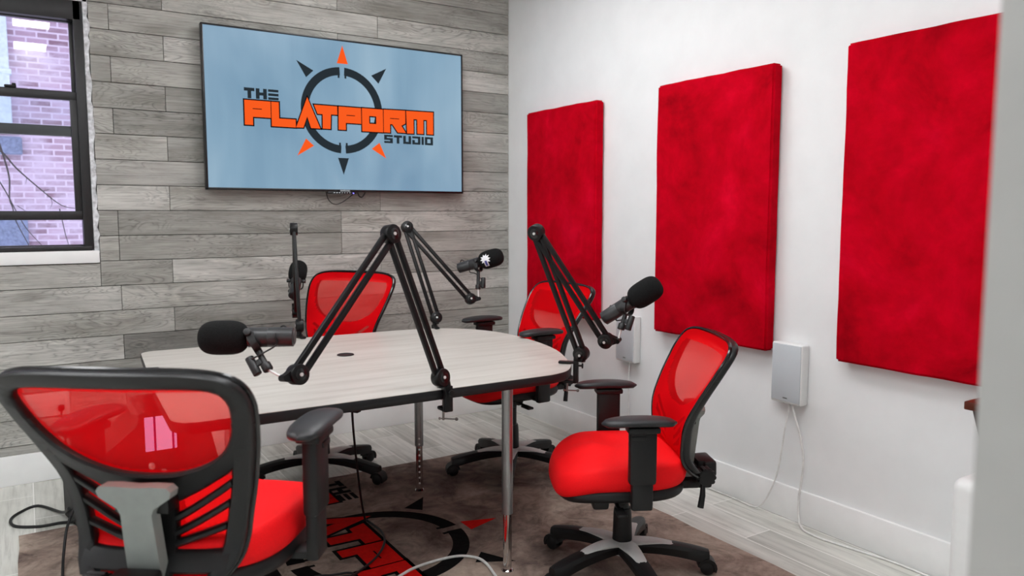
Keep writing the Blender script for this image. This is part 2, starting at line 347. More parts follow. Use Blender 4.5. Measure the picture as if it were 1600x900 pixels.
# ------------------------------------------------------------------ window
win = struct(bpy.data.objects.new('window_1', None)); C.objects.link(win)
X1, X0 = -2.545, -3.6
f = MB(); f.bb((X1-.035, .0, 1.175), (X1+.008, .1, 2.43), r=.003); f.bb((X0-.02, .0, 1.175), (X0+.03, .1, 2.43), r=.003); f.bb((X0, .0, 2.33), (X1, .1, 2.43), r=.003); f.bb((X0, -.004, 1.172), (X1, .1, 1.196), r=.003)
struct(f.build('window_frame', 'window_black', win))
def sash(name, xa, xb, za, zb, y, rt, rb, sd):
    m = MB(); m.bb((xa, y, zb-rt), (xb, y+.035, zb), r=.003); m.bb((xa, y, za), (xb, y+.035, za+rb), r=.003); m.bb((xa, y+.001, za), (xa+sd, y+.034, zb), r=.003); m.bb((xb-sd, y+.001, za), (xb, y+.034, zb), r=.003)
    s_ = struct(m.build(name, 'window_black', win))
    struct(MB().bb((xa+sd-.004, y+.014, za+rb-.004), (xb-sd+.004, y+.018, zb-rt+.004)).build('window_pane', 'glass', s_))
xs_ = X1-.03
sash('upper_sash', X0+.03, xs_, 1.755, 2.345, .055, .02, .052, .022)
sash('lower_sash', X0+.03, xs_, 1.33, 1.975, .012, .042, .045, .036)
sash('storm_sash', X0+.03, xs_+.012, 1.19, 1.345, .06, .01, .012, .012)
lk = MB(); lk.box((-2.86, .02, 1.982), (.05, .03, .012), r=.004); lk.box((-2.845, .015, 1.99), (.018, .02, .014), r=.004)
struct(lk.build('sash_lock', 'black', win))
tr = MB()  # ragged plaster edge round the frame
random.seed(9); n = 40
A = []; B = []
for i in range(n+1):
    z = 1.16+(2.45-1.16)*i/n; A.append((X1+.007, z)); B.append((WX1+.004+random.uniform(-.007, .007), z))
tr.strip(A, B, lambda u, v, d: V((u, d, v)), -.004, .06, e=.004)
A = []; B = []
for i in range(n+1):
    x = X0-.03+(WX1-X0+.03)*i/n; A.append((x, 2.42)); B.append((x, 2.455+random.uniform(-.012, .012)))
tr.strip(A, B, lambda u, v, d: V((u, d, v)), -.004, .06, e=.004)
struct(tr.build('window_plaster_trim', 'plaster', win))
struct(MB().bb((X0-.06, -.014, 1.108), (WX1-.002, .09, 1.172), r=.004).build('window_sill', 'white_trim', win))
# outside
ext = struct(MB().bb((-9, 6.6, -1), (2, 6.9, 9)).build('wall_outside_brick', 'brick'))
dp = thing('downspout', 'pale blue painted downspout on the brick wall outside the window', 'pipe', (-3.03, 6.5, 0))
MB().bb((-.14, -.05, 2.42), (.145, .09, 6), r=.02).build('pipe', 'downpipe', dp)
MB().bb((-.16, -.07, 3.0), (.165, .095, 3.06), r=.01).build('bracket', 'downpipe', dp)
nb = thing('neighbour_window', 'blue grey stone window of the brick building outside', 'window', (-3.2, 6.55, 0))
MB().bb((-.5, -.06, .96), (.41, .04, 1.3), r=.02).build('stone_lintel', 'stone', nb)
MB().bb((-.5, -.02, -.6), (.25, .04, .96)).build('pane', 'dark_pane', nb)
MB().bb((.25, -.05, -.6), (.31, .04, .96), r=.01).build('frame', 'downpipe', nb)
MB().bb((-.5, -.06, 2.07), (.40, .04, 2.28), r=.02).build('stone_sill', 'stone', nb)
vn = thing('bare_vine', 'bare twigs crossing the view of the brick wall outside', 'branches', (-2.9, 2.2, 0))
bm_ = MB()
def twig(pts, r): bm_.tube(smooth_path(pts, 6), [r*(1-.7*i/((len(pts)-1)*6)) for i in range((len(pts)-1)*6+1)], 6)
twig([(-.25, 0, 1.98), (-.055, 0, 1.817), (.036, .03, 1.697), (.168, 0, 1.556), (.305, 0, 1.429), (.41, 0, 1.40)], .0085)
twig([(-.06, .1, 1.88), (-.03, .1, 1.75), (-.01, .1, 1.62), (-.016, .1, 1.475), (.0, .1, 1.405), (.015, .1, 1.31), (.087, .1, 1.128), (.14, .1, 1.0)], .008)
twig([(-.12, .05, 1.68), (-.068, .05, 1.59), (-.026, .05, 1.498), (.002, .05, 1.428), (.073, .05, 1.263), (.168, .05, 1.128), (.25, .05, 1.02)], .006)
twig([(.30, .1, 1.40), (.312, .1, 1.318), (.33, .1, 1.2), (.349, .1, 1.112), (.36, .1, 1.0)], .005); twig([(.03, .05, 1.42), (.08, .05, 1.38), (.12, .05, 1.33)], .003)
twig([(.24, 0, 1.49), (.25, .0, 1.44), (.235, 0, 1.40)], .003); twig([(.1, .03, 1.63), (.09, .03, 1.58)], .003); twig([(.2, 0, 1.53), (.24, 0, 1.545)], .003)
bm_.build('stems', 'twig', vn)
# ------------------------------------------------------------------ ceiling lights and added hall fill
mt['hall_fill'] = emit('hall_fill_panel', (252, 253, 255), FILL_HALL); mt['lamp_big'] = emit('large_ceiling_light_diffuser', (252, 253, 255), LAMP_BIG)  # hall panel is an added fill light, unseen behind the camera
for (x, y, hx, hy, mat, where) in [(-2.70, -2.92, .15, .24, 'lamp', 'over the chair at the left table end'), (-2.70, -4.02, .15, .24, 'lamp', 'just inside the doorway'),
        (-1.15, -1.35, .3, .6, 'lamp_big', 'over the right end of the table'), (-1.6, -3.2, .3, .6, 'lamp_big', 'over the middle of the room'), (-3.6, -1.9, .3, .6, 'lamp_big', 'over the left side of the room'), (-1.5, -5.4, .6, .45, 'hall_fill', 'added in the unseen hallway as fill light')]:
    t = thing('ceiling_light', 'white rectangular ceiling light panel '+where, 'light', (x, y, CZ), 0, 'ceiling light panels')
    MB().bb((-hx, -hy, -.03), (hx, -hy+.02, 0)).bb((-hx, hy-.02, -.03), (hx, hy, 0)).bb((-hx, -hy+.02, -.03), (-hx+.02, hy-.02, 0)).bb((hx-.02, -hy+.02, -.03), (hx, hy-.02, 0)).build('frame', 'speaker_white', t)
    MB().bb((-hx+.021, -hy+.021, -.022), (hx-.021, hy-.021, -.012)).build('diffuser', mat, t)
# ------------------------------------------------------------------ logo shapes (unit = ring radius)
def rect(a, b, c, d): return [(a, b), (c, b), (c, d), (a, d)]
LET = [
 [(-2.257, .08), (-1.685, .08), (-1.685, -.28), (-2.08, -.28), (-2.08, -.46), (-2.257, -.46)],
 [(-1.668, .08), (-1.5, .08), (-1.5, -.28), (-1.125, -.28), (-1.125, -.46), (-1.668, -.46)],
 [(-.845, .245), (-.55, -.45), (-.77, -.45), (-.855, -.19), (-.95, -.45), (-1.118, -.455)],
 [(-.69, .088), (-.135, .088), (-.135, -.107), (-.29, -.107), (-.305, -.445), (-.495, -.445), (-.49, -.115), (-.61, -.115)],
 [(-.1, .09), (.455, .09), (.455, -.28), (.07, -.28), (.07, -.445), (-.11, -.445)],
 [(.478, .092), (1.016, .095), (1.012, -.448), (.478, -.45), (.478, -.26), (.84, -.26), (.84, -.08), (.66, -.08), (.66, -.2601), (.478, -.2601)],
 [(1.036, .1), (1.607, .112), (1.607, -.2), (1.5, -.26), (1.618, -.43), (1.40, -.43), (1.26, -.24), (1.2, -.24), (1.2, -.445), (1.034, -.446)],
 [(1.632, .11), (2.375, .12), (2.371, -.43), (2.2, -.43), (2.2, -.08), (2.1, -.08), (2.1, -.43), (1.93, -.43), (1.93, -.08), (1.83, -.08), (1.83, -.435), (1.652, -.438)]]
OUTL = [p for i, p in enumerate(LET) if i != 5]+[rect(.478, -.08, 1.016, .095), rect(.478, -.45, 1.016, -.26), rect(.478, -.45, .66, .095), rect(.84, -.45, 1.016, .095)]
SLOTS = [rect(-2.08, -.11, -1.88, -.092), rect(.09, -.11, .30, -.092), rect(1.2, -.11, 1.44, -.092)]
def tri(p, q, r): return [p, q, r]
ARO = [tri((0.02, 1.5), (-.12, 1.085), (.15, 1.085)), tri((-1.105, -1.09), (-.894, -.694), (-.711, -.851)), tri((1.085, -1.075), (.916, -.705), (.714, -.858))]
ARD = [tri((-1.077, 1.06), (-.684, .86), (-.858, .695)), tri((1.12, 1.08), (.73, .879), (.915, .704)), tri((-.006, -1.5), (-.138, -1.106), (.13, -1.106))]
def ringpoly(a0, a1, n=36):
    o = [(math.cos(a0+(a1-a0)*i/n), math.sin(a0+(a1-a0)*i/n)) for i in range(n+1)]
    return o, [(x*.815, y*.815) for x, y in o]
SMALL = [ [(-2.255, .35), (-2.03, .35), (-2.03, .28), (-2.1, .28), (-2.1, .12), (-2.18, .12), (-2.18, .28), (-2.255, .28)],
 rect(-2.0, .12, -1.92, .35), rect(-1.84, .12, -1.76, .35), rect(-1.92, .2, -1.84, .265),
 rect(-1.73, .295, -1.5, .35), rect(-1.73, .207, -1.5, .262), rect(-1.73, .12, -1.5, .175),
 # STUDIO
 [(1.04, -.50), (1.267, -.50), (1.267, -.55), (1.11, -.55), (1.11, -.575), (1.267, -.575), (1.267, -.7), (1.04, -.7), (1.04, -.65), (1.195, -.65), (1.195, -.625), (1.04, -.625)],
 [(1.295, -.5), (1.515, -.5), (1.515, -.555), (1.44, -.555), (1.44, -.7), (1.37, -.7), (1.37, -.555), (1.295, -.555)],
 [(1.545, -.5), (1.615, -.5), (1.615, -.645), (1.69, -.645), (1.69, -.5), (1.76, -.5), (1.76, -.7), (1.545, -.7)],
 [(1.79, -.5), (2.015, -.5), (2.015, -.7), (1.79, -.7), (1.79, -.59), (1.86, -.59), (1.86, -.65), (1.945, -.65), (1.945, -.55), (1.79, -.55)],
 rect(2.044, -.7, 2.108, -.5),
 [(2.136, -.5), (2.364, -.5), (2.364, -.7), (2.136, -.7), (2.136, -.649), (2.295, -.649), (2.295, -.55), (2.205, -.55), (2.205, -.648), (2.136, -.648)]]
def grow(poly, d):
    n = len(poly); area = sum(poly[i][0]*poly[(i+1) % n][1]-poly[(i+1) % n][0]*poly[i][1] for i in range(n)); sg = 1 if area > 0 else -1; out = []
    for i in range(n):
        p0, p1, p2 = V(poly[i-1]), V(poly[i]), V(poly[(i+1) % n]); a = (p1-p0).normalized(); b = (p2-p1).normalized()
        na = V((a.y, -a.x))*sg; nb_ = V((b.y, -b.x))*sg; m = na+nb_
        m = m*(1/max(.35, 1+na.dot(nb_))) if m.length > 1e-6 else na
        out.append(tuple(p1+m*d))
    return out
def logo(parent, mp, k, mats, ol=.028):
    d = k  # layer step
    for sgn in (1, -1):
        g = .06; o, i_ = (ringpoly(-math.pi/2+g, math.pi/2-g) if sgn > 0 else ringpoly(math.pi/2+g, 1.5*math.pi-g))
        m = MB(); m.strip(o, i_, mp, 0, d, e=0)
        for q in (1, -1): m.prism(rect(sgn*.06, q*.75, sgn*.105, q*.83), mp, 0, d)
        m.build('logo_ring_half', mats['dark'], parent, smooth=False)
    for p in ARO: MB().prism(p, mp, 0, d).build('logo_arrow', mats['orange'], parent, smooth=False)
    for p in ARD: MB().prism(p, mp, 0, d).build('logo_arrow', mats['dark'], parent, smooth=False)
    m = MB()
    for p in OUTL: m.prism(grow(p, ol), mp, d, 2*d)
    m.build('logo_lettering_outline', mats['line'], parent, smooth=False)
    m = MB()
    for i, p in enumerate(LET):
        if i == 5: # the O
            for q in (rect(.478, -.08, 1.016, .095), rect(.478, -.45, 1.016, -.26), rect(.478, -.26, .66, -.08), rect(.84, -.26, 1.016, -.08)): m.prism(q, mp, 2*d, 3*d)
        else: m.prism(p, mp, 2*d, 3*d)
    m.build('logo_lettering', mats['orange'], parent, smooth=False)
    for p in SLOTS: MB().prism(p, mp, 3*d, 3.6*d).build('logo_lettering_slot', mats['line'], parent, smooth=False)
    for grp in (SMALL[:7], SMALL[7:]):
        m = MB()
        for p in grp: m.prism(p, mp, d, 2*d)
        m.build('logo_small_lettering', mats['dark'], parent, smooth=False)
# ------------------------------------------------------------------ television
tvx0, tvx1, tvz0, tvz1, tvy = -1.988, -.398, 1.493, 2.381, -.072
tv = thing('television', 'large black wall television showing a blue screen with an orange and black logo', 'television', ((tvx0+tvx1)/2, 0, tvz0))
cxm = (tvx0+tvx1)/2
def L(p): return (p[0]-cxm, p[1], p[2]-tvz0)
b = MB(); bw = .0105
b.bb(L((tvx0, tvy-.004, tvz1-bw)), L((tvx1, -.03, tvz1)), r=.003); b.bb(L((tvx0, tvy-.004, tvz0)), L((tvx1, -.03, tvz0+.013)), r=.003)
b.bb(L((tvx0, tvy-.004, tvz0)), L((tvx0+bw, -.03, tvz1)), r=.003); b.bb(L((tvx1-bw, tvy-.004, tvz0)), L((tvx1, -.03, tvz1)), r=.003)
b.bb(L((tvx0+.01, -.06, tvz0+.01)), L((tvx1-.01, -.032, tvz1-.01)))
b.bb(L((-1.45, -.045, 1.6)), L((-.9, -.0008, 2.2)))
b.build('bezel', 'tv_black', tv)
sc = MB().bb(L((tvx0+.009, tvy+.001, tvz0+.011)), L((tvx1-.009, tvy+.01, tvz1-.009))).build('screen', 'screen', tv)
logo(sc, lambda u, v, d: V(L((-1.207+.251*u, tvy+.0008-d, 1.970+.251*v))), .0004, dict(orange=mt['tv_orange'], dark=mt['tv_dark'], line=mt['tv_black_line']))
b = MB(); b.bb(L((-1.31, tvy-.003, 1.480)), L((-1.13, -.05, 1.4925)), r=.004); b.build('sensor_bar', 'tv_black', tv)
MB().box(L((-1.152, tvy-.004, 1.4845)), (.008, .004, .007), r=.002).build('power_light', 'led_blue', tv)
fc = bpy.data.curves.new('tv_letters', 'FONT'); fc.body = 'SAMSUNG'; fc.size = .0135; fc.extrude = .0004; fc.align_x = 'CENTER'
fo = bpy.data.objects.new('maker_lettering', fc); C.objects.link(fo); dg = bpy.context.evaluated_depsgraph_get(); me = bpy.data.meshes.new_from_object(fo.evaluated_get(dg)); bpy.data.objects.remove(fo)
me.materials.clear(); me.materials.append(mt['tv_logo'])
fo = bpy.data.objects.new('maker_lettering', me); C.objects.link(fo); fo.parent = tv; fo.location = L((-1.203, tvy-.0048, 1.4945)); fo.rotation_euler = (R_(90), 0, 0)
b = MB()
for k in range(7): b.box(L((-1.27+.016*k, tvy-.0036, 1.4865)), (.008 if k < 3 else .004, .0012, .004))
b.build('button_marks', 'tv_logo', tv)
tag(MB().tube(smooth_path([(-1.314, -.055, 1.4905), (-1.30, -.055, 1.445), (-1.265, -.05, 1.419), (-1.221, -.05, 1.427), (-1.155, -.05, 1.472), (-1.135, -.055, 1.4905)]), .0028, 6).build('cable', 'cable_black'), 'thin black cable looping below the television', 'cable')
tag(MB().tube(smooth_path([(-1.118, -.055, 1.4905), (-1.108, -.055, 1.468), (-1.092, -.055, 1.462), (-1.078, -.055, 1.475), (-1.07, -.055, 1.4905)]), .004, 6).build('cable', 'cable_black'), 'short curled black cable under the television just right of the blue light', 'cable')
# ------------------------------------------------------------------ wall panels and speakers
def panel(ya, yb, za, zb, label, seed):
    random.seed(seed); t = .06; bm = bmesh.new(); bmesh.ops.create_cube(bm, size=1)
    W, H = abs(yb-ya), zb-za
    for v in bm.verts: v.co = V((v.co.x*t, v.co.y*W, v.co.z*H))
    bmesh.ops.bevel(bm, geom=bm.edges[:], offset=.009, segments=3, affect='EDGES')
    bmesh.ops.subdivide_edges(bm, edges=[e for e in bm.edges if e.calc_length() > .3], cuts=14, use_grid_fill=True)
    from mathutils import noise as ns
    for v in bm.verts:
        q = v.co
        edge = max(abs(q.y)/(W/2), abs(q.z)/(H/2))
        a = ns.noise(V((q.y*4+seed, q.z*4, seed)))
        if q.x < 0: v.co.x += a*.004
        if edge > .97: v.co += V((0, ns.noise(V((q.z*9, seed, 3)))*.003*(1 if abs(q.y) > W/2-.02 else 0), ns.noise(V((q.y*9, seed, 7)))*.004*(1 if abs(q.z) > H/2-.02 else 0)))
    me = bpy.data.meshes.new('acoustic_panel'); bm.to_mesh(me); bm.free(); me.shade_smooth(); me.set_sharp_from_angle(angle=R_(50)); me.materials.append(mt['velvet'])
    o = bpy.data.objects.new('acoustic_panel', me); C.objects.link(o); o.location = (-t/2-.006, (ya+yb)/2, (za+zb)/2)
    tag(o, label, 'wall panel', 'red velvet acoustic panels on the right wall')
panel(-.322, -1.036, .742, 2.005, 'red velvet acoustic panel nearest the plank wall corner', 1)
panel(-1.533, -2.262, .748, 2.012, 'red velvet acoustic panel hanging in the middle of the three', 2)
panel(-2.61, -3.345, .762, 2.028, 'red velvet acoustic panel cut off by the doorway edge', 3)
def speaker(ya, yb, za, zb, label):
    o = thing('wall_speaker', label, 'speaker', (0, (ya+yb)/2, za), 0, 'white speakers on the right wall'); W = abs(yb-ya); H = zb-za
    MB().bb((-.05, -W/2, 0), (-.0008, W/2, H), r=.008, seg=3).build('cabinet', 'speaker_white', o)
    m = MB().bb((-.0535, -W/2+.006, .010), (-.047, W/2-.006, H-.006), r=.003).build('grill', 'grill', o)
    MB().box((-.0542, 0, .025), (.001, .022, .005)).build('badge', 'steel', m)
speaker(-2.285, -2.445, .530, .798, 'small white wall speaker mounted between the middle and right red panels')
speaker(-1.215, -1.37, .540, .800, 'small white wall speaker behind the microphone, between the left and middle red panels')
def cable(pts, r, mat, label, nm='cable', n=8):
    tag(MB().tube(smooth_path(pts), r, n).build(nm, mat), label, 'cable')
cable([(-.02, -2.365, .53), (-.03, -2.37, .50), (-.03, -2.355, .42), (-.03, -2.325, .22), (-.035, -2.29, .108), (-.05, -2.25, .03), (-.045, -2.19, .006), (-.035, -2.09, .005), (-.032, -1.86, .005), (-.03, -1.4, .005)], .0035, 'cable_white', 'white speaker cable dropping along the wall towards the far corner')
cable([(-.02, -2.385, .53), (-.03, -2.395, .50), (-.03, -2.435, .39), (-.03, -2.455, .28), (-.04, -2.445, .12), (-.07, -2.48, .02), (-.085, -2.56, .006), (-.07, -2.68, .005), (-.045, -2.82, .005), (-.035, -2.95, .005), (-.05, -3.3, .005)], .0045, 'cable_white', 'thicker white speaker cable falling to the floor below the nearer wall speaker')
cable([(-.02, -1.30, .54), (-.025, -1.30, .45), (-.025, -1.305, .2), (-.035, -1.31, .02), (-.04, -1.33, .005)], .0035, 'cable_white', 'white cable hanging below the far wall speaker')
# outlet
ou = thing('wall_outlet', 'white double-gang power outlet plate low on the plank wall', 'outlet', (-2.80, -.0005, .33))
MB().bb((-.12, -.008, 0), (.115, 0, .122), r=.003).build('plate', 'outlet', ou)
for k in range(4):
    x = -.085+.056*k
    s_ = MB().bb((x-.019, -.0105, .024), (x+.019, -.006, .098), r=.003).build('socket', 'speaker_white', ou)
    for zz in (.044, .08):
        m = MB(); m.box((x-.006, -.0106, zz), (.002, .001, .008)); m.box((x+.006, -.0106, zz), (.002, .001, .008)); m.box((x, -.0106, zz-.009), (.004, .001, .004)); m.build('plug_holes', 'black', s_)
pg = thing('power_plug', 'black power plug in the outlet on the plank wall', 'plug', (-2.725, -.011, .37))
MB().bb((-.014, -.03, -.012), (.014, 0, .016), r=.005).build('body', 'black', pg)
MB().tube(smooth_path([(0, -.025, -.01), (0, -.04, -.05), (.01, -.05, -.15), (.02, -.1, -.28), (.03, -.2, -.362)]), .004, 8).build('cord', 'cable_black', pg)
# ------------------------------------------------------------------ rug
RZ = .008
rug = thing('rug', 'dark brown mottled rug printed with a red and black logo under the table', 'rug', (-1.675, -1.75, 0))
def Lr(x, y, z): return V((x+1.675, y+1.75, z))
random.seed(3); out = []
cs = [(-2.925, -.765), (-.43, -.775), (-.46, -2.8), (-2.95, -2.8)]
for i in range(4):
    a, b2 = V(cs[i]), V(cs[(i+1) % 4])
    for k in range(14):
        p = a.lerp(b2, k/14); q = random.uniform(-.006, .006) if k else 0; nrm = V(((b2-a).y, -(b2-a).x)).normalized(); out.append(tuple(p+nrm*q))
MB().prism(out, lambda u, v, d: Lr(u, v, d), .0005, RZ).build('pile', 'rug', rug, smooth=False)
pile = rug.children[0]
logo(pile, lambda u, v, d: Lr(-1.68+.37*v, -1.675-.37*u, RZ+.0002+d), .0004, dict(orange=mt['rug_red'], dark=mt['rug_black'], line=mt['rug_black']), ol=.042)
# ------------------------------------------------------------------ table
TZ = .765; TT = .035
tb = thing('conference_table', 'pale wood boat-shaped conference table with black edge and metal legs', 'table', (-1.65, -1.55, 0))
def Lt(x, y, z): return V((x+1.65, y+1.55, z))
right = smooth_path([(-1.28, -2.226, 0), (-1.19, -2.222, 0), (-1.11, -2.19, 0), (-1.035, -2.11, 0), (-.985, -2.02, 0), (-.89, -1.81, 0), (-.838, -1.58, 0), (-.825, -1.34, 0), (-.863, -1.155, 0), (-.965, -1.0, 0), (-1.117, -.93, 0), (-1.25, -.907, 0)], 5)
poly = [(p.x, p.y) for p in right]
poly += [(-1.455, -.895), (-1.83, -.868), (-2.233, -.89)]
def arc(cx, cy, r, a0, a1, n=8): return [(cx+r*math.cos(R_(a0+(a1-a0)*i/n)), cy+r*math.sin(R_(a0+(a1-a0)*i/n))) for i in range(n+1)]
poly += arc(-2.385, -.945, .06, 95, 175); poly += [(-2.475, -1.4), (-2.497, -1.75)]
poly += arc(-2.435, -2.138, .075, 182, 270)
m = MB(); nP = len(poly)
m.prism(poly, lambda u, v, d: Lt(u, v, d), TZ-.0015, TZ); m.build('tabletop', 'table', tb, smooth=False)
def scl(k): return [(-1.65+(u+1.65)*k, -1.55+(v+1.55)*k) for u, v in poly]
m = MB(); rings = []
for (k, z) in ((.997, TZ-TT), (1.001, TZ-TT+.003), (1.003, TZ-TT/2), (1.002, TZ-.004), (1.0, TZ-.0016)): rings.append([Lt(u, v, z) for u, v in scl(k)])
m.loft(rings); m.build('edge_band', 'edge_black', tb, ang=50)
gr = MB().lathe([(-.001, .001), (.001, .036), (.004, .034), (.004, .03), (.003, .028), (.003, .001)], Lt(-1.716, -1.43, TZ), (0, 0, 1)).build('cable_grommet', 'black', tb)
def leg(x, y, turn):
    o = bpy.data.objects.new('leg', None)
    m = MB(); P = Lt(x, y, 0)
    m.cyl(P+V((0, 0, .235)), P+V((0, 0, TZ-TT)), .021, n=24); m.cyl(P+V((0, 0, TZ-TT-.008)), P+V((0, 0, TZ-TT)), .05, n=24)
    lg = m.build('leg', 'steel', tb)
    MB().cyl(P+V((0, 0, RZ+.012)), P+V((0, 0, .24)), .0165, n=24).build('lower_tube', 'chrome', lg)
    MB().lathe([(0, .001), (0, .022), (.004, .023), (.010, .018), (.012, .012), (.012, .001)], P+V((0, 0, RZ)), (0, 0, 1)).build('foot', 'chrome', lg)
    m = MB(); dv = V((math.cos(turn), math.sin(turn), 0))
    for k in range(9):
        z = .05+.028*k; r = .0165 if z < .235 else .021
        m.cyl(P+dv*(r-.002)+V((0, 0, z)), P+dv*(r+.0008)+V((0, 0, z)), .0048, n=10)
    m.build('height_pin', 'silver' if turn < 0 else 'black', lg)
    bpy.data.objects.remove(o)
leg(-1.352, -2.14, R_(100)); leg(-1.263, -1.185, R_(-112)); leg(-2.325, -2.07, R_(100)); leg(-2.30, -1.03, R_(100))
m = MB(); m.bb(Lt(-2.28, -1.62, TZ-TT-.05), Lt(-1.33, -1.5, TZ-TT-.0005), r=.004); m.build('under_beam', 'black', tb)
# ------------------------------------------------------------------ office chairs
def prof(s): return interp([(0, -.36), (.1, -.30), (.2, -.237), (.28, -.197), (.36, -.185), (.42, -.188), (.47, -.22), (.52, -.27)], s)
OUT = [(0, 0), (.13, .001), (.205, .008), (.247, .026), (.262, .06), (.258, .11), (.242, .18), (.222, .25), (.208, .31), (.198, .36), (.19, .41), (.178, .455), (.14, .495), (.09, .518)]
OPN = [(0, .037), (.15, .038), (.203, .045), (.221, .064), (.221, .095), (.207, .145), (.18, .19), (.13, .226), (.065, .248), (0, .253)]
BT = .905
def MP(u, s, d): return V((u, prof(s)+.42*u*u+d, BT-s))
def half(path, k=5): return [(p.x, p.y) for p in smooth_path([(a, b, 0) for a, b in path], k)]
def widthat(s):
    pts = half(OUT, 8); best = .15
    for (a, b) in zip(pts, pts[1:]):
        if a[1] <= s <= b[1] and s > .058: return a[0]+(b[0]-a[0])*(s-a[1])/max(1e-6, b[1]-a[1])
    return best
def make_chair():
    root = thing('office_chair', '', 'chair')
    # --- base
    MB().lathe([(.072, .001), (.072, .038), (.085, .045), (.118, .042), (.125, .034), (.125, .001)], (0, 0, 0), (0, 0, 1)).build('base_hub', 'silver', root)
    MB().lathe([(.118, .001), (.118, .036), (.125, .037), (.23, .034), (.25, .031), (.25, .001)], (0, 0, 0), (0, 0, 1)).build('column_cover', 'black', root)
    MB().lathe([(.16, .001), (.16, .024), (.37, .024), (.37, .001)], (0, 0, 0), (0, 0, 1)).build('gas_column', 'black', root)
    def spoke(w0, w1, r0, r1, zt0, th0, th1, n=10, bow=.0):
        rings = []
        for i in range(n+1):
            t = i/n; r = r0+(r1-r0)*t; w_ = w0+(w1-w0)*t; zt = zt0-.028*((r/.31)**2)+bow*math.sin(math.pi*t); th = th0+(th1-th0)*t
            if i == n: w_ *= .75; th *= .8
            rings.append([V((r, w_*x, zt-th*z)) for x, z in ((-.5, .3), (-.36, .05), (-.12, 0), (.12, 0), (.36, .05), (.5, .3), (.46, .9), (.2, 1), (-.2, 1), (-.46, .9))])
        return rings
    lg = MB().loft(spoke(.072, .056, .02, .325, .122, .040, .054, bow=.006)).build('base_leg', 'black', root)
    MB().loft(spoke(.076, .036, .03, .20, .1265, .016, .008, bow=.0055)).build('leg_cap', 'silver', lg)
    cs_ = MB()
    cs_.lathe([(-.026, .001), (-.026, .020), (-.022, .026), (-.006, .026), (-.004, .014), (.004, .014), (.006, .026), (.022, .026), (.026, .020), (.026, .001)], (.318, 0, .0265), (0, 1, 0), 20)
    cs_.cyl((.305, 0, .03), (.305, 0, .085), .009, n=10)
    hood = []
    for i in range(9):
        a = R_(-25+195*i/8); hood.append([V((.318+.036*math.cos(a), y, .0285+.036*math.sin(a))) for y in (-.027, -.009, .009, .027)]+[V((.318+.026*math.cos(a), y, .0265+.026*math.sin(a))) for y in (.027, .009, -.009, -.027)])
    cs_.loft(hood); cs_.build('caster', 'black', lg)
    for k in range(1, 5):
        c2 = lg.copy(); C.objects.link(c2); c2.parent = root
        for ch in lg.children: d = ch.copy(); C.objects.link(d); d.parent = c2
    up = []; BACK = []
    # --- seat
    def seat_rings(hw, fy, by, ztop, zbot, dish, n=44, m_=9, e=3.2):
        rings = []
        def shape(t, z, inset):
            ring = []
            for k in range(n):
                a = 2*math.pi*k/n; c, s_ = math.cos(a), math.sin(a)
                x = math.copysign(abs(c)**(2/e), c)*hw*inset; yy = math.copysign(abs(s_)**(2/e), s_); y = (yy*(fy-by)/2)*inset+(fy+by)/2
                wz = 1-.05*max(0, -yy)**2; x *= wz
                zz = z
                q = max(0, (y-.1)/.17); zz -= dish*1.6*q*q
                qb = max(0, 1-((y+.07)/.19)**2)*max(0, 1-(x/.2)**2); zz -= dish*.55*qb*t
                qr = max(0, 1-(x/.06)**2)*max(0, min(1, (y+.02)/.12)); zz += dish*.3*qr*t
                ring.append(V((x, y, zz)))
            return ring
        zm = (ztop+zbot)/2-.004
        rings.append(shape(0, zbot, .5))
        for i in range(m_+1):
            a = -math.pi/2+math.pi*i/m_; ins = .90+.10*math.cos(a); h = (ztop-zm if a > 0 else zm-zbot)
            rings.append(shape(max(0, math.sin(a)), zm+h*math.sin(a)*1.0, ins))
        for k_, zz in ((.8, .004), (.6, .007), (.35, .009), (.12, .010)): rings.append(shape(1, ztop+zz, k_*.92))
        return rings
    o = MB().loft(seat_rings(.25, .275, -.215, .482, .392, .04)).build('seat_cushion', 'seat_red', root, ang=80, subsurf=1); up.append(o)
    o = MB().loft(seat_rings(.242, .262, -.205, .402, .352, .018)).build('seat_shell', 'black', root, ang=60); up.append(o)
    m = MB(); m.box((0, -.03, .333), (.16, .26, .05), r=.012); m.box((0, -.2, .352), (.12, .16, .035), r=.01); m.box((0, -.30, .385), (.10, .06, .11), r=.012); m.cyl((-.12, .03, .325), (.12, .03, .325), .024, bev=.004)
    m.box((-.17, .12, .34), (.05, .06, .05), r=.012); m.box((.16, .06, .345), (.04, .04, .03), r=.008)
    o = m.build('tilt_mechanism', 'black', root); up.append(o)
    m = MB(); m.cyl((-.06, .06, .335), (-.22, .06, .325), .007, n=10); m.box((-.235, .06, .322), (.07, .035, .012), r=.005)
    o = m.build('height_lever', 'black', root); up.append(o)
    m = MB(); m.cyl((-.03, -.285, .395), (-.085, -.285, .395), .012, n=12)
    for k in range(10):
        a = 2*math.pi*k/10; m.cyl((-.075, -.285+.026*math.cos(a), .395+.026*math.sin(a)), (-.115, -.285+.026*math.cos(a), .395+.026*math.sin(a)), .009, n=8)
    m.cyl((-.072, -.285, .395), (-.118, -.285, .395), .030, bev=.003)
    o = m.build('tension_knob', 'black', root); up.append(o)
    m = MB(); m.tube([(-.10, -.275, .375), (-.112, -.27, .33), (-.116, -.262, .285)], [.008, .011, .012], 10); o = m.build('back_lever', 'black', root); up.append(o)
    # --- back
    fr = MB(); D0, D1 = -.030, 0; RIBS = ((.362, .272, .020), (.394, .321, .018), (.416, .374, .017))
    ro = half(OUT); k_ = 34
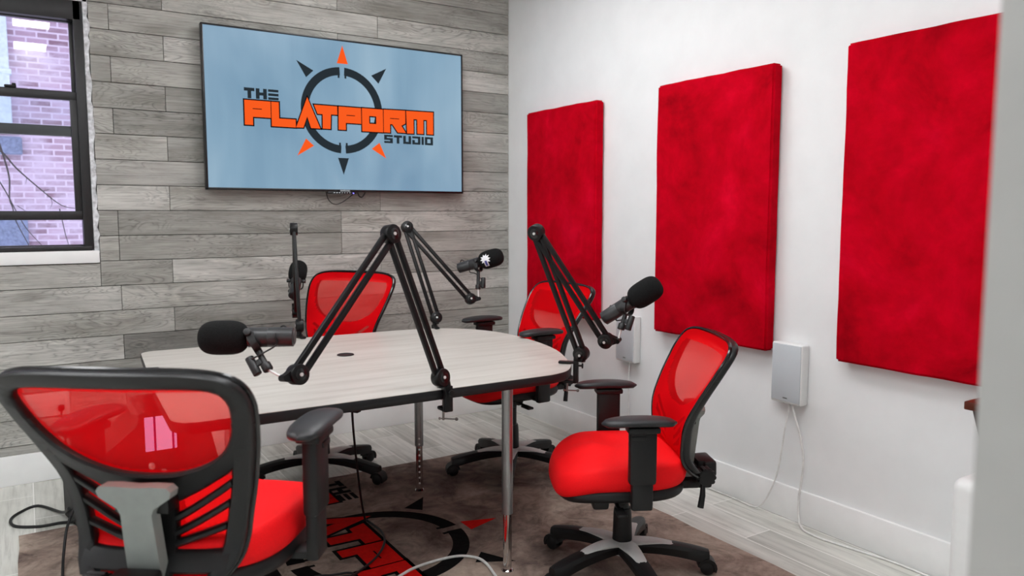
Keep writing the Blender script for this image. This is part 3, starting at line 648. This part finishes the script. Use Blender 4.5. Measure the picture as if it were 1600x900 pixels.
    def resample(path, n):
        L_ = [0]
        for a, b in zip(path, path[1:]): L_.append(L_[-1]+math.hypot(b[0]-a[0], b[1]-a[1]))
        out_ = []; j = 0
        for i in range(n+1):
            t = L_[-1]*i/n
            while j < len(L_)-2 and L_[j+1] < t: j += 1
            u = (t-L_[j])/max(1e-9, L_[j+1]-L_[j]); out_.append((path[j][0]+(path[j+1][0]-path[j][0])*u, path[j][1]+(path[j+1][1]-path[j][1])*u))
        return out_
    opn = resample(half(OPN), k_)
    low = [(0, .235), (.05, .279), (.10, .262), (.15, .235), (.185, .2)]
    # ring round the opening: outer path follows outline then the lower arc
    cut = [p for p in ro if p[1] <= .165 or p[0] < .2]
    cut = [p for p in ro if p[1] <= .17]
    outer = resample(cut, 20)[:-1]+resample([cut[-1], (.205, .225), (.165, .255), (.11, .29), (.05, .322), (0, .33)], k_-20)
    for sx in (1, -1):
        fr.strip([(u*sx, s) for u, s in outer], [(u*sx, s) for u, s in opn], MP, D0, D1, e=.006)
        ss = [.12+.355*i/16 for i in range(17)]
        fr.strip([(widthat(s)*sx, s) for s in ss], [((widthat(s)-.042)*sx, s) for s in ss], MP, D0, D1, e=.006)
        for (sa, sb, wd) in RIBS:
            A_ = []; B_ = []
            for i in range(9):
                t = i/8; u = .035+(widthat(sb)-.04-.035)*t; s = sa+(sb-sa)*(t**1.15); A_.append((u*sx, s-wd*.5)); B_.append((u*sx, s+wd*.5))
            fr.strip(A_, B_, MP, D0, D1-.004, e=.005)
    ss = [.265+.225*i/10 for i in range(11)]
    fr.strip([(-.048, s) for s in ss], [(.048, s) for s in ss], MP, D0, D1-.004)
    us = [-.165+.33*i/12 for i in range(13)]
    fr.strip([(u, .425) for u in us], [(u, .468) for u in us], MP, D0, D1, e=.006)
    fr.box((0, -.315, .405), (.12, .05, .06), r=.01)
    o = fr.build('back_frame', 'frame_black', root, ang=50); up.append(o); BACK.append(o)
    rim = [(u, s) for u, s in ro]; loop = [MP(u*.995, s, .002) for u, s in rim]; loop2 = [MP(-u*.995, s, .002) for u, s in rim]
    pp = loop2[::-1]+loop[1:]; o2 = MB().tube(pp, .0065, 8).build('edge_piping', 'black_gloss', o)
    # red mesh over the front
    g = MB(); NS, NU = 120, 64; rows = []
    S_ = [.006+.494*(i/NS) for i in range(NS+1)]
    def wid(s):
        if s >= .06: return widthat(s)-.005
        pts = [p for p in ro if p[1] <= .075]
        for a, b in zip(pts, pts[1:]):
            if a[1] <= s <= b[1]: return a[0]+(b[0]-a[0])*(s-a[1])/max(1e-6, b[1]-a[1])-.004
        return .13
    for s in S_: rows.append([MP(wid(s)*(2*j/NU-1), s, .006-.010*(1-(2*j/NU-1)**2)*max(0, math.sin(math.pi*min(1, s/.26))) ) for j in range(NU+1)])
    g.loft(rows, caps=False, closed=False); o = g.build('back_mesh', 'mesh', root, ang=180); up.append(o); BACK.append(o)
    opp = half(OPN)
    def is_open(u, s):
        u = abs(u)
        for a, b in zip(opp, opp[1:]):
            if min(a[1], b[1]) <= s <= max(a[1], b[1]) and abs(b[1]-a[1]) > 1e-6:
                if s > .05 and u < a[0]+(b[0]-a[0])*(s-a[1])/(b[1]-a[1])-.002: return 1
        for (sa, sb), (sc2, sd2) in (((.318, .238), (.362, .272)), ((.362, .272), (.394, .321)), ((.394, .321), (.416, .374)), ((.416, .374), (.436, .43))):
            W_ = widthat(sb)-.052
            if .052 < u < W_:
                t = (u-.035)/(widthat(sb)-.04-.035); q = t**1.15 if t > 0 else 0
                if sa+(sb-sa)*q+.010 < s < sc2+(sd2-sc2)*q-.010: return 1
        return 0
    ca = o.data.color_attributes.new('open', 'FLOAT_COLOR', 'POINT'); i = 0
    for s in S_:
        for j in range(NU+1):
            q = is_open(wid(s)*(2*j/NU-1), s); ca.data[i].color = (q, q, q, 1); i += 1
    # grey T spine behind
    sp = MB()
    def SP(u, s, d): return V((u, -.268+.16*(s-.29)+d+.25*u*u, BT-s))
    T_ = [(-.072, .259), (-.04, .258), (0, .260), (.04, .258), (.072, .259), (.081, .269), (.077, .283), (.058, .296), (.04, .308), (.034, .322), (.038, .53), (-.038, .53), (-.034, .322), (-.04, .308), (-.058, .296), (-.077, .283), (-.081, .269)]
    sp.prism(T_, SP, -.020, .0); sp.prism(grow(T_, .0)[:], SP, -.001, .012)
    o = sp.build('back_spine', 'spine', root, ang=30); up.append(o); BACK.append(o)
    m = MB(); m.box((0, -.238, BT-.31), (.12, .05, .035), r=.006); o = m.build('spine_bracket', 'black', root); up.append(o); BACK.append(o)
    # --- arms
    for sx in (1, -1):
        m = MB(); m.box((sx*.20, .0, .362), (.16, .06, .02), r=.006); m.box((sx*.285, .0, .415), (.032, .074, .13), r=.009)
        sl = m.build('arm_bracket', 'black', root); up.append(sl)
        m = MB(); m.box((sx*.287, .0, .53), (.04, .094, .19), r=.012); m.box((sx*.287, .0, .626), (.06, .11, .02), r=.006); m.box((sx*(.287+.021), .018, .60), (.006, .05, .014), r=.002)
        ar = m.build('armrest', 'black', root); ar['up'] = 1
        rings = []
        for i in range(15):
            t = i/14; y = -.128+.256*t; k = (1-abs(2*t-1)**3.2)**(1/2.6) if 0 < t < 1 else .12; wv = .046*k; h = .017*k**.7; zc = .655-.008*(2*t-1)**2
            rings.append([V((sx*.287+wv*math.copysign(abs(math.cos(a))**.8, math.cos(a)), y+.012, zc+(h*.8 if math.sin(a) > 0 else h)*math.copysign(abs(math.sin(a))**.8, math.sin(a)))) for a in [2*math.pi*q/20 for q in range(20)]])
        MB().loft(rings).build('arm_pad', 'pad', ar, ang=60)
    for o in up: o['up'] = 2
    for o in BACK: o['back'] = 1
    return root
proto = make_chair()
def place_chair(first, x, y, az, lift, arm, phase, rec, blift, label):
    r = proto
    if not first:
        r = proto.copy(); C.objects.link(r)
        for ch in list(proto.children):
            c = ch.copy(); C.objects.link(c); c.parent = r
            for g in ch.children: d = g.copy(); C.objects.link(d); d.parent = c
    r.location = (x, y, RZ); r.rotation_euler = (0, 0, R_(-az)); r['label'] = label; r['category'] = 'chair'; r['group'] = 'red mesh office chairs round the table'
    k = 0
    for c in r.children:
        u = c.get('up', 0)
        if u == 2: c.location.z = lift
        if c.get('back'):
            pv = V((0, -.25, .45)); rm = M.Rotation(R_(rec), 3, 'X'); c.rotation_euler = (R_(rec), 0, 0); c.location = pv-rm @ pv+V((0, 0, lift+blift))
        elif u == 1: c.location.z = arm
        elif c.name.startswith('base_leg'):
            c.rotation_euler.z = R_(90-(phase+72*k))+R_(az); k += 1
        elif c.name.startswith('gas_column'): c.location.z = lift
    return r
CHAIRS = [(-2.505, -2.572, 37, .172, .20, 10, 0, -.027, 'red mesh office chair seen from behind, its grey back spine towards the camera'),
          (-.983, -2.372, 298, .0, .006, -18, -2, 0, 'low red mesh office chair with its whole seat in view, below the middle wall panel'),
          (-.715, -1.17, 270, .075, .125, -72, 1, 0, 'red mesh office chair at the curved table end by the plank wall corner'),
          (-1.6, -.745, 235, .065, .042, -4, -2, .067, 'red mesh office chair behind the table, below the television')]
chairs = []
for spec in CHAIRS[1:]: chairs.append(place_chair(False, *spec))
chairs.insert(0, place_chair(True, *CHAIRS[0]))
for ch in chairs:
    for c in ch.children:
        if 'up' in c: del c['up']
        if 'back' in c: del c['back']
# ------------------------------------------------------------------ boom arms and microphones
def rot(a, n, t): return a*math.cos(t)+n.cross(a)*math.sin(t)
def boom(base, nrm, J0, J1, J2, T, label, N=None, knob=True, handle=(1, 0, 0)):
    base, nrm, J0, J1, J2, T = V(base), V(nrm).normalized(), V(J0), V(J1), V(J2), V(T)
    root = thing('boom_arm', label, 'microphone arm', base, 0, 'black boom arms clamped to the table')
    lo = lambda p: V(p)-base
    if N is None: N = (J1-J0).cross(J2-J1)
    N = V(N).normalized()
    if N.dot(CAM-J1) < 0: N = -N
    tg = V((-nrm.y, nrm.x, 0)); mat = M((( nrm.x, tg.x, 0), (nrm.y, tg.y, 0), (0, 0, 1)))
    m = MB(); Z = V((0, 0, 1))
    m.box(nrm*.017+Z*(-.03), (.020, .030, .09), mat, r=.003); m.box(-nrm*.014+Z*.0065, (.078, .026, .009), mat, r=.003); m.box(-nrm*.010+Z*(-.071), (.060, .026, .012), mat, r=.003)
    m.build('clamp', 'boom', root)
    m = MB(); s0 = -nrm*.018; hd = V(handle).normalized()
    m.cyl(s0+Z*(-.036), s0+Z*(-.112), .0042, n=10); m.cyl(s0+Z*(-.04), s0+Z*(-.036), .010, n=14)
    m.cyl(s0+Z*(-.106)-hd*.012, s0+Z*(-.112)+hd*.044, .0026, n=8)
    m.lathe([(-.006, .001), (-.004, .005), (0, .0065), (.004, .005), (.006, .001)], s0+Z*(-.112)+hd*.046, hd, 12); m.lathe([(-.004, .001), (-.003, .004), (0, .005), (.003, .004), (.004, .001)], s0+Z*(-.106)-hd*.013, hd, 12)
    m.build('clamp_screw', 'screw', root)
    m = MB(); m.cyl(nrm*.026+Z*(-.006), nrm*.045+Z*(-.006), .004, n=8); m.cyl(nrm*.040+Z*(-.006), nrm*.046+Z*(-.006), .011, n=12, bev=.002); m.build('thumb_screw', 'boom', root)
    # swivel post from clamp to lower joint
    j0 = lo(J0); m = MB(); m.tube([nrm*.017+Z*.012, nrm*.017+Z*.022, j0-Z*.012, j0], [.011, .012, .014, .014], 12); m.box(j0-Z*.018, (.02, .034, .03), None, r=.004)
    m.build('swivel_post', 'boom', root)
    def disc(p, r, nm):
        o = MB().cyl(p-N*.018, p+N*.018, r, n=30, bev=.003).build(nm, 'boom', root)
        q = MB(); q.cyl(p+N*.0175, p+N*.0195, .62*r, n=26, bev=.001); q.build('joint_ring', 'black_gloss', o)
        q = MB(); q.cyl(p+N*.0175, p+N*.022, .0058, n=6); q.build('joint_bolt', 'bolt', o)
    def pair(a, b, nm):
        d = (b-a).normalized(); s = d.cross(N).normalized()
        for e in (1, -1): MB().box(((a+b)/2)+s*e*.0155, ((b-a).length-.018, .0182, .0165), M((d, s, N)).transposed(), r=.004).build(nm, 'boom', root)
    j1, j2, t = lo(J1), lo(J2), lo(T)
    pair(j0, j1, 'lower_tube'); pair(j1, j2, 'upper_tube'); disc(j0, .0305, 'lower_joint'); disc(j1, .031, 'elbow_joint'); disc(j2, .0295, 'end_joint')
    m = MB(); d = (t-j2); Lh = d.length; d.normalize(); s = d.cross(N).normalized(); mm = M((d, s, N)).transposed()
    rings = []
    for (x, hw) in ((0, .026), (.35, .022), (.8, .012), (1.0, .009)): rings.append([j2+d*Lh*x+s*a*hw+N*b_*.011 for a, b_ in ((-1, -1), (1, -1), (1, 1), (-1, 1))])
    m.loft(rings); m.cyl(t-N*.013, t+N*.013, .010, n=14); m.build('end_bracket', 'boom', root)
    return root
def mic(piv, rear, front, base, stud, label, badge=None, yoke_side=None):
    P = V(piv); a = (V(front)-V(rear)).normalized(); p = (V(base)-P); pl_ = p.length; p.normalize()
    root = thing('microphone', label, 'microphone', P, 0, 'black studio microphones on boom arms')
    w_ = a.cross(p).normalized()
    body = MB().lathe([(-.122, .001), (-.122, .022), (-.119, .0275), (-.052, .0285), (-.05, .0275), (-.047, .0285), (.005, .0285), (.012, .02), (.012, .001)], (0, 0, 0), a, 30).build('body', 'mic', root)
    MB().lathe([(-.1235, .001), (-.1235, .02), (-.121, .021), (-.121, .001)], (0, 0, 0), a, 24).build('rear_plate', 'mic_dark', body)
    L_ = .138; R0 = .049
    def fr_(h):
        x = (h-.006)/L_; return R0*max(1e-4, 1-abs(2*x-1)**3.4)**(1/2.7)
    MB().lathe([(.006+L_*(.5-.5*math.cos(math.pi*i/22)), fr_(.006+L_*(.5-.5*math.cos(math.pi*i/22)))) for i in range(23)], (0, 0, 0), a, 36).build('windscreen', 'foam', root)
    # yoke
    m = MB(); yk = [w_*.036+a*(-.006), w_*.037+p*.02, w_*.034+p*.036, w_*.02+p*.046, p*.048, -w_*.02+p*.046, -w_*.034+p*.036, -w_*.037+p*.02, -w_*.036+a*(-.006)]
    pts = smooth_path(yk, 4); tdir = (p.cross(w_)).normalized(); rings = []
    for i, q in enumerate(pts):
        tt = (pts[min(i+1, len(pts)-1)]-pts[max(0, i-1)]).normalized(); nn = tt.cross(tdir).normalized()
        rings.append([q+tdir*x*.010+nn*y*.0025 for x, y in ((-1, -1), (1, -1), (1, 1), (-1, 1))])
    m.loft(rings); yo = m.build('yoke', 'mic_dark', root)
    for e in (1, -1): MB().cyl(w_*e*.030, w_*e*.050, .0105, n=16, bev=.002).build('yoke_knob', 'mic_dark', yo)
    MB().cyl(p*.044, p*(pl_-.018), .009, n=16).cyl(p*(pl_-.024), p*pl_, .0145, n=18, bev=.003).build('mount_pole', 'mic_dark', root)
    sd = tdir if tdir.dot(a) > 0 else -tdir
    m = MB(); m.cyl(p*(pl_-.062)+sd*.030, p*(pl_-.005)+sd*.030, .0125, n=18, bev=.002); m.box(p*(pl_-.035)+sd*.016, (.03, .012, .018), M((sd, w_, p)).transposed(), r=.002); m.build('cable_socket', 'mic_dark', root)
    m = MB().tube(smooth_path([-a*.118+w_*.01-p*.024, -a*.108-p*.040, -a*.088-p*.031-w_*.012, -a*.07+w_*.031+p*.005, -a*.06+w_*.02+p*.034, -a*.02+w_*.014+p*.056, p*(pl_-.05)+sd*.022+w_*.012, p*(pl_-.06)+sd*.028]), .0024, 7); m.build('signal_cable', 'cable_black', root)
    sv = V(stud)-P; MB().cyl(p*(pl_-.004), sv, .0042, n=10).build('stud', 'bolt', root)
    if badge:
        vd = (CAM-P); vd = (vd-a*vd.dot(a)).normalized(); u2 = a.cross(vd).normalized(); h0 = .058
        def pt(x, y, lift=.0009):
            h = h0+x; r = fr_(h)+lift; ang = -y/R0; return a*h+(vd*math.cos(ang)+u2*math.sin(ang))*r
        n_ = 20; st = MB(); vs = [pt(0, .006)]
        for rr in (.4, .75, 1):
            for k in range(n_):
                q = (.031 if k % 2 == 0 else .0185)*rr if rr == 1 else .0185*rr; an = 2*math.pi*k/n_; vs.append(pt(q*math.cos(an), .006+q*math.sin(an)))
        fs = [(0, 1+k, 1+(k+1) % n_) for k in range(n_)]
        for b_ in range(2): fs += [(1+b_*n_+k, 1+(b_+1)*n_+k, 1+(b_+1)*n_+(k+1) % n_, 1+b_*n_+(k+1) % n_) for k in range(n_)]
        st.add(vs, fs); g = [[pt(-.011+.022*i/3, -.036+.03*j/5) for i in range(4)] for j in range(6)]; st.loft(g, caps=False, closed=False)
        bd = st.build('badge', 'white_print', root)
        st = MB(); g = [[pt(-.0065+.013*i/3, -.032+.030*j/8, .0016) for i in range(4)] for j in range(9)]; st.loft(g, caps=False, closed=False)
        vs = [pt(0, .008, .0015)]; 
        st.build('badge_print', 'blue_print', bd)
    return root

boom((-1.652, -2.222, TZ), (0, -1, 0), (-1.678, -2.236, .811), (-1.849, -2.232, 1.296), (-2.212, -2.402, .911), (-2.253, -2.413, .907), 'black boom arm clamped to the front table edge, its steel screw hanging below', handle=(.9, -.3, 0))
mic((-2.31, -2.293, 1.01), (-2.245, -2.312, 1.002), (-2.443, -2.21, 1.003), (-2.281, -2.363, .923), (-2.253, -2.413, .907), 'largest microphone, held out level above the front left of the table')
boom((-1.022, -2.098, TZ), (.72, -.70, 0), (-1.006, -2.139, .811), (-1.179, -2.075, 1.29), (-.968, -2.244, .875), (-.928, -2.269, .875), 'black boom arm clamped to the curved right end of the table', handle=(.93, -.25, 0))
mic((-.872, -2.265, 1.018), (-.924, -2.201, .972), (-.808, -2.355, 1.103), (-.915, -2.267, .916), (-.928, -2.269, .875), 'black microphone in front of the white wall and the far wall speaker, plain foam cover')
boom((-1.045, -.938, TZ), (.25, .97, 0), (-1.033, -.925, .817), (-1.129, -.786, 1.291), (-.836, -.944, .907), (-.794, -.959, .906), 'black boom arm on the back table edge that holds the microphone with the white badge')
mic((-.764, -.908, 1.099), (-.843, -.828, 1.048), (-.683, -1.016, 1.122), (-.789, -.944, .956), (-.794, -.959, .906), 'black microphone with a white star badge on its foam cover', badge=True)
boom((-1.738, -.872, TZ), (0, 1, 0), (-1.733, -.850, .822), (-1.712, -.725, 1.286), (-1.643, -.487, .84), (-1.638, -.451, .874), 'black boom arm seen edge-on, upright at the back left table edge below the television', N=(-.97, .24, 0))
mic((-1.611, -.406, 1.0), (-1.668, -.51, .919), (-1.558, -.286, 1.1), (-1.625, -.421, .895), (-1.638, -.451, .874), 'black microphone pointing up and away, behind the edge-on boom arm')
# ------------------------------------------------------------------ things on the floor and small things
t = thing('table_clip', 'small black clip on the left edge of the table', 'clip', (-2.47, -1.38, TZ))
MB().bb((-.022, -.05, -.05), (-.010, .05, .012), r=.003).build('jaw', 'black', t)
MB().bb((-.022, -.05, .0008), (.04, .04, .012), r=.004).build('plate', 'black', t)
rk = thing('equipment_rack', 'black open audio rack with cables, on the floor beyond the nearest chair', 'audio rack', (-2.68, -.93, RZ), R_(12))
m = MB(); m.bb((0, -.02, 0), (.022, .03, .235), r=.003); m.bb((.40, -.02, 0), (.422, .03, .235), r=.003); m.bb((0, .03, 0), (.422, .33, .018), r=.003); m.bb((0, .03, .217), (.422, .33, .235), r=.003); m.bb((0, .03, 0), (.012, .33, .235)); m.bb((.41, .03, 0), (.422, .33, .235)); m.bb((.0, .32, 0), (.422, .332, .235))
m.build('case', 'black', rk)
p_ = MB().bb((.022, .04, .018), (.40, .05, .217)).build('connector_panel', 'mic_dark', rk)
for r_ in range(3):
    for c_ in range(7):
        x = .06+.05*c_; z = .05+.06*r_; MB().lathe([(0, .001), (0, .015), (.006, .015), (.006, .010), (.002, .009), (.002, .001)], (x, .04, z), (0, -1, 0), 16).build('socket', 'steel', p_)
m = MB(); m.prism([(.03, .14), (.075, .15), (.075, .17), (.03, .16)], lambda u, v, d: V((u, .0395-d, v)), 0, .001); m.prism([(.045, .085), (.085, .09), (.085, .115), (.045, .11)], lambda u, v, d: V((u, .0395-d, v)), 0, .001); m.build('panel_print', 'white_print', p_)
m = MB(); m.prism([(0, -.02), (.18, -.25), (.40, -.25), (.422, -.02)], lambda u, v, d: V((u, v, d)), .001, .045); m.build('front_shelf', 'black', rk)
mx = thing('equipment_case', 'black equipment case with a lit violet screen under the table end, behind the red mesh', 'equipment case', (-2.42, -1.45, RZ))
m = MB(); rings = [[V((x, y, z)) for x, y in ((l_, -.1), (r, -.1), (r, .2), (l_, .2))] for z, r, l_ in ((.0, .24, -.30), (.02, .245, -.305), (.44, .155, -.305), (.46, .15, -.29), (.60, .12, -.115), (.64, .10, -.11), (.648, .08, -.09))]
m.loft(rings); m.build('case', 'black_gloss', mx, ang=20)
MB().box((-.04, -.101, .565), (.105, .006, .125), r=.002).build('screen', 'mixer_screen', mx)
for k in range(4): MB().cyl((-.075+.04*k, -.098, .45-.03*k), (-.075+.04*k, -.118, .45-.03*k), .011, n=16, bev=.002).build('control_knob', 'silver', mx)
cable([(-2.74, -.86, .12), (-2.76, -.60, .02), (-2.85, -.41, .006), (-2.925, -.465, .006), (-2.956, -.545, .006), (-2.936, -.635, .006), (-2.853, -.69, .006), (-2.775, -.70, .008), (-2.72, -.74, .02), (-2.70, -.87, .10)], .0065, 'cable_black', 'thick black cable looping over the bare floor at the left by the rack')
cable([(-2.70, -.955, .17), (-2.715, -1.02, .19), (-2.755, -1.10, .13), (-2.775, -1.18, .05), (-2.785, -1.30, RZ+.006), (-2.80, -1.55, RZ+.005), (-2.80, -1.9, RZ+.005)], .0055, 'cable_black', 'thin black cable running from the rack down over the rug corner')
cable([(-1.79, -1.70, .73), (-1.80, -1.72, .60), (-1.745, -1.60, .40), (-1.68, -1.48, .16), (-1.64, -1.42, .03), (-1.625, -1.42, RZ+.006), (-1.62, -1.56, RZ+.006), (-1.66, -1.68, RZ+.006), (-1.76, -1.80, RZ+.006), (-1.95, -1.93, RZ+.006)], .0048, 'cable_black', 'black cable hanging from under the table onto the rug lettering')
cable([(-1.95, -2.08, RZ+.005), (-1.73, -1.975, RZ+.005), (-1.64, -1.94, RZ+.006), (-1.525, -1.93, RZ+.006), (-1.448, -1.945, RZ+.006), (-1.402, -1.994, RZ+.006), (-1.396, -2.057, RZ+.006), (-1.414, -2.145, RZ+.006), (-1.45, -2.3, RZ+.006)], .0055, 'cable_white', 'white cable curving over the dark rug by the front table leg')
random.seed(5); pts = []
for i in range(40):
    a = i*.42; r = .05+.012*math.sin(i*1.3); pts.append((-1.975+r*1.5*math.cos(a), -1.92+r*.8*math.sin(a), RZ+.006+.0012*i*.8))
cable(pts, .0042, 'cable_black', 'coiled black cable lying on the rug in front of the lettering')
sh = thing('shelf', 'dark brown wooden shelf with a bracket at the doorway edge', 'shelf', (-.30, -3.275, .745))
MB().bb((-.06, -.5, 0), (.2985, 0, .027), r=.004).build('board', 'brown_wood', sh)
m = MB(); m.prism([(-.03, 0), (.297, 0), (.297, -.22), (.10, -.17), (.03, -.12)], lambda u, v, d: V((u, d, v)), -.045, -.012); m.build('bracket', simple('dark_brown_bracket', (48, 24, 18), .5), sh)
hp = thing('standing_radiator', 'white round-topped panel standing low beside the doorway edge', 'appliance', (-.45, -3.392, 0))
hb = MB(); hb.bb((-.02, -.40, .03), (.18, .09, .555), r=.035, seg=5); hb.build('body', 'speaker_white', hp)
hb = MB(); hb.bb((0, -.36, 0), (.16, -.31, .035), r=.008); hb.bb((0, .01, 0), (.16, .06, .035), r=.008); hb.build('foot', 'steel', hp)
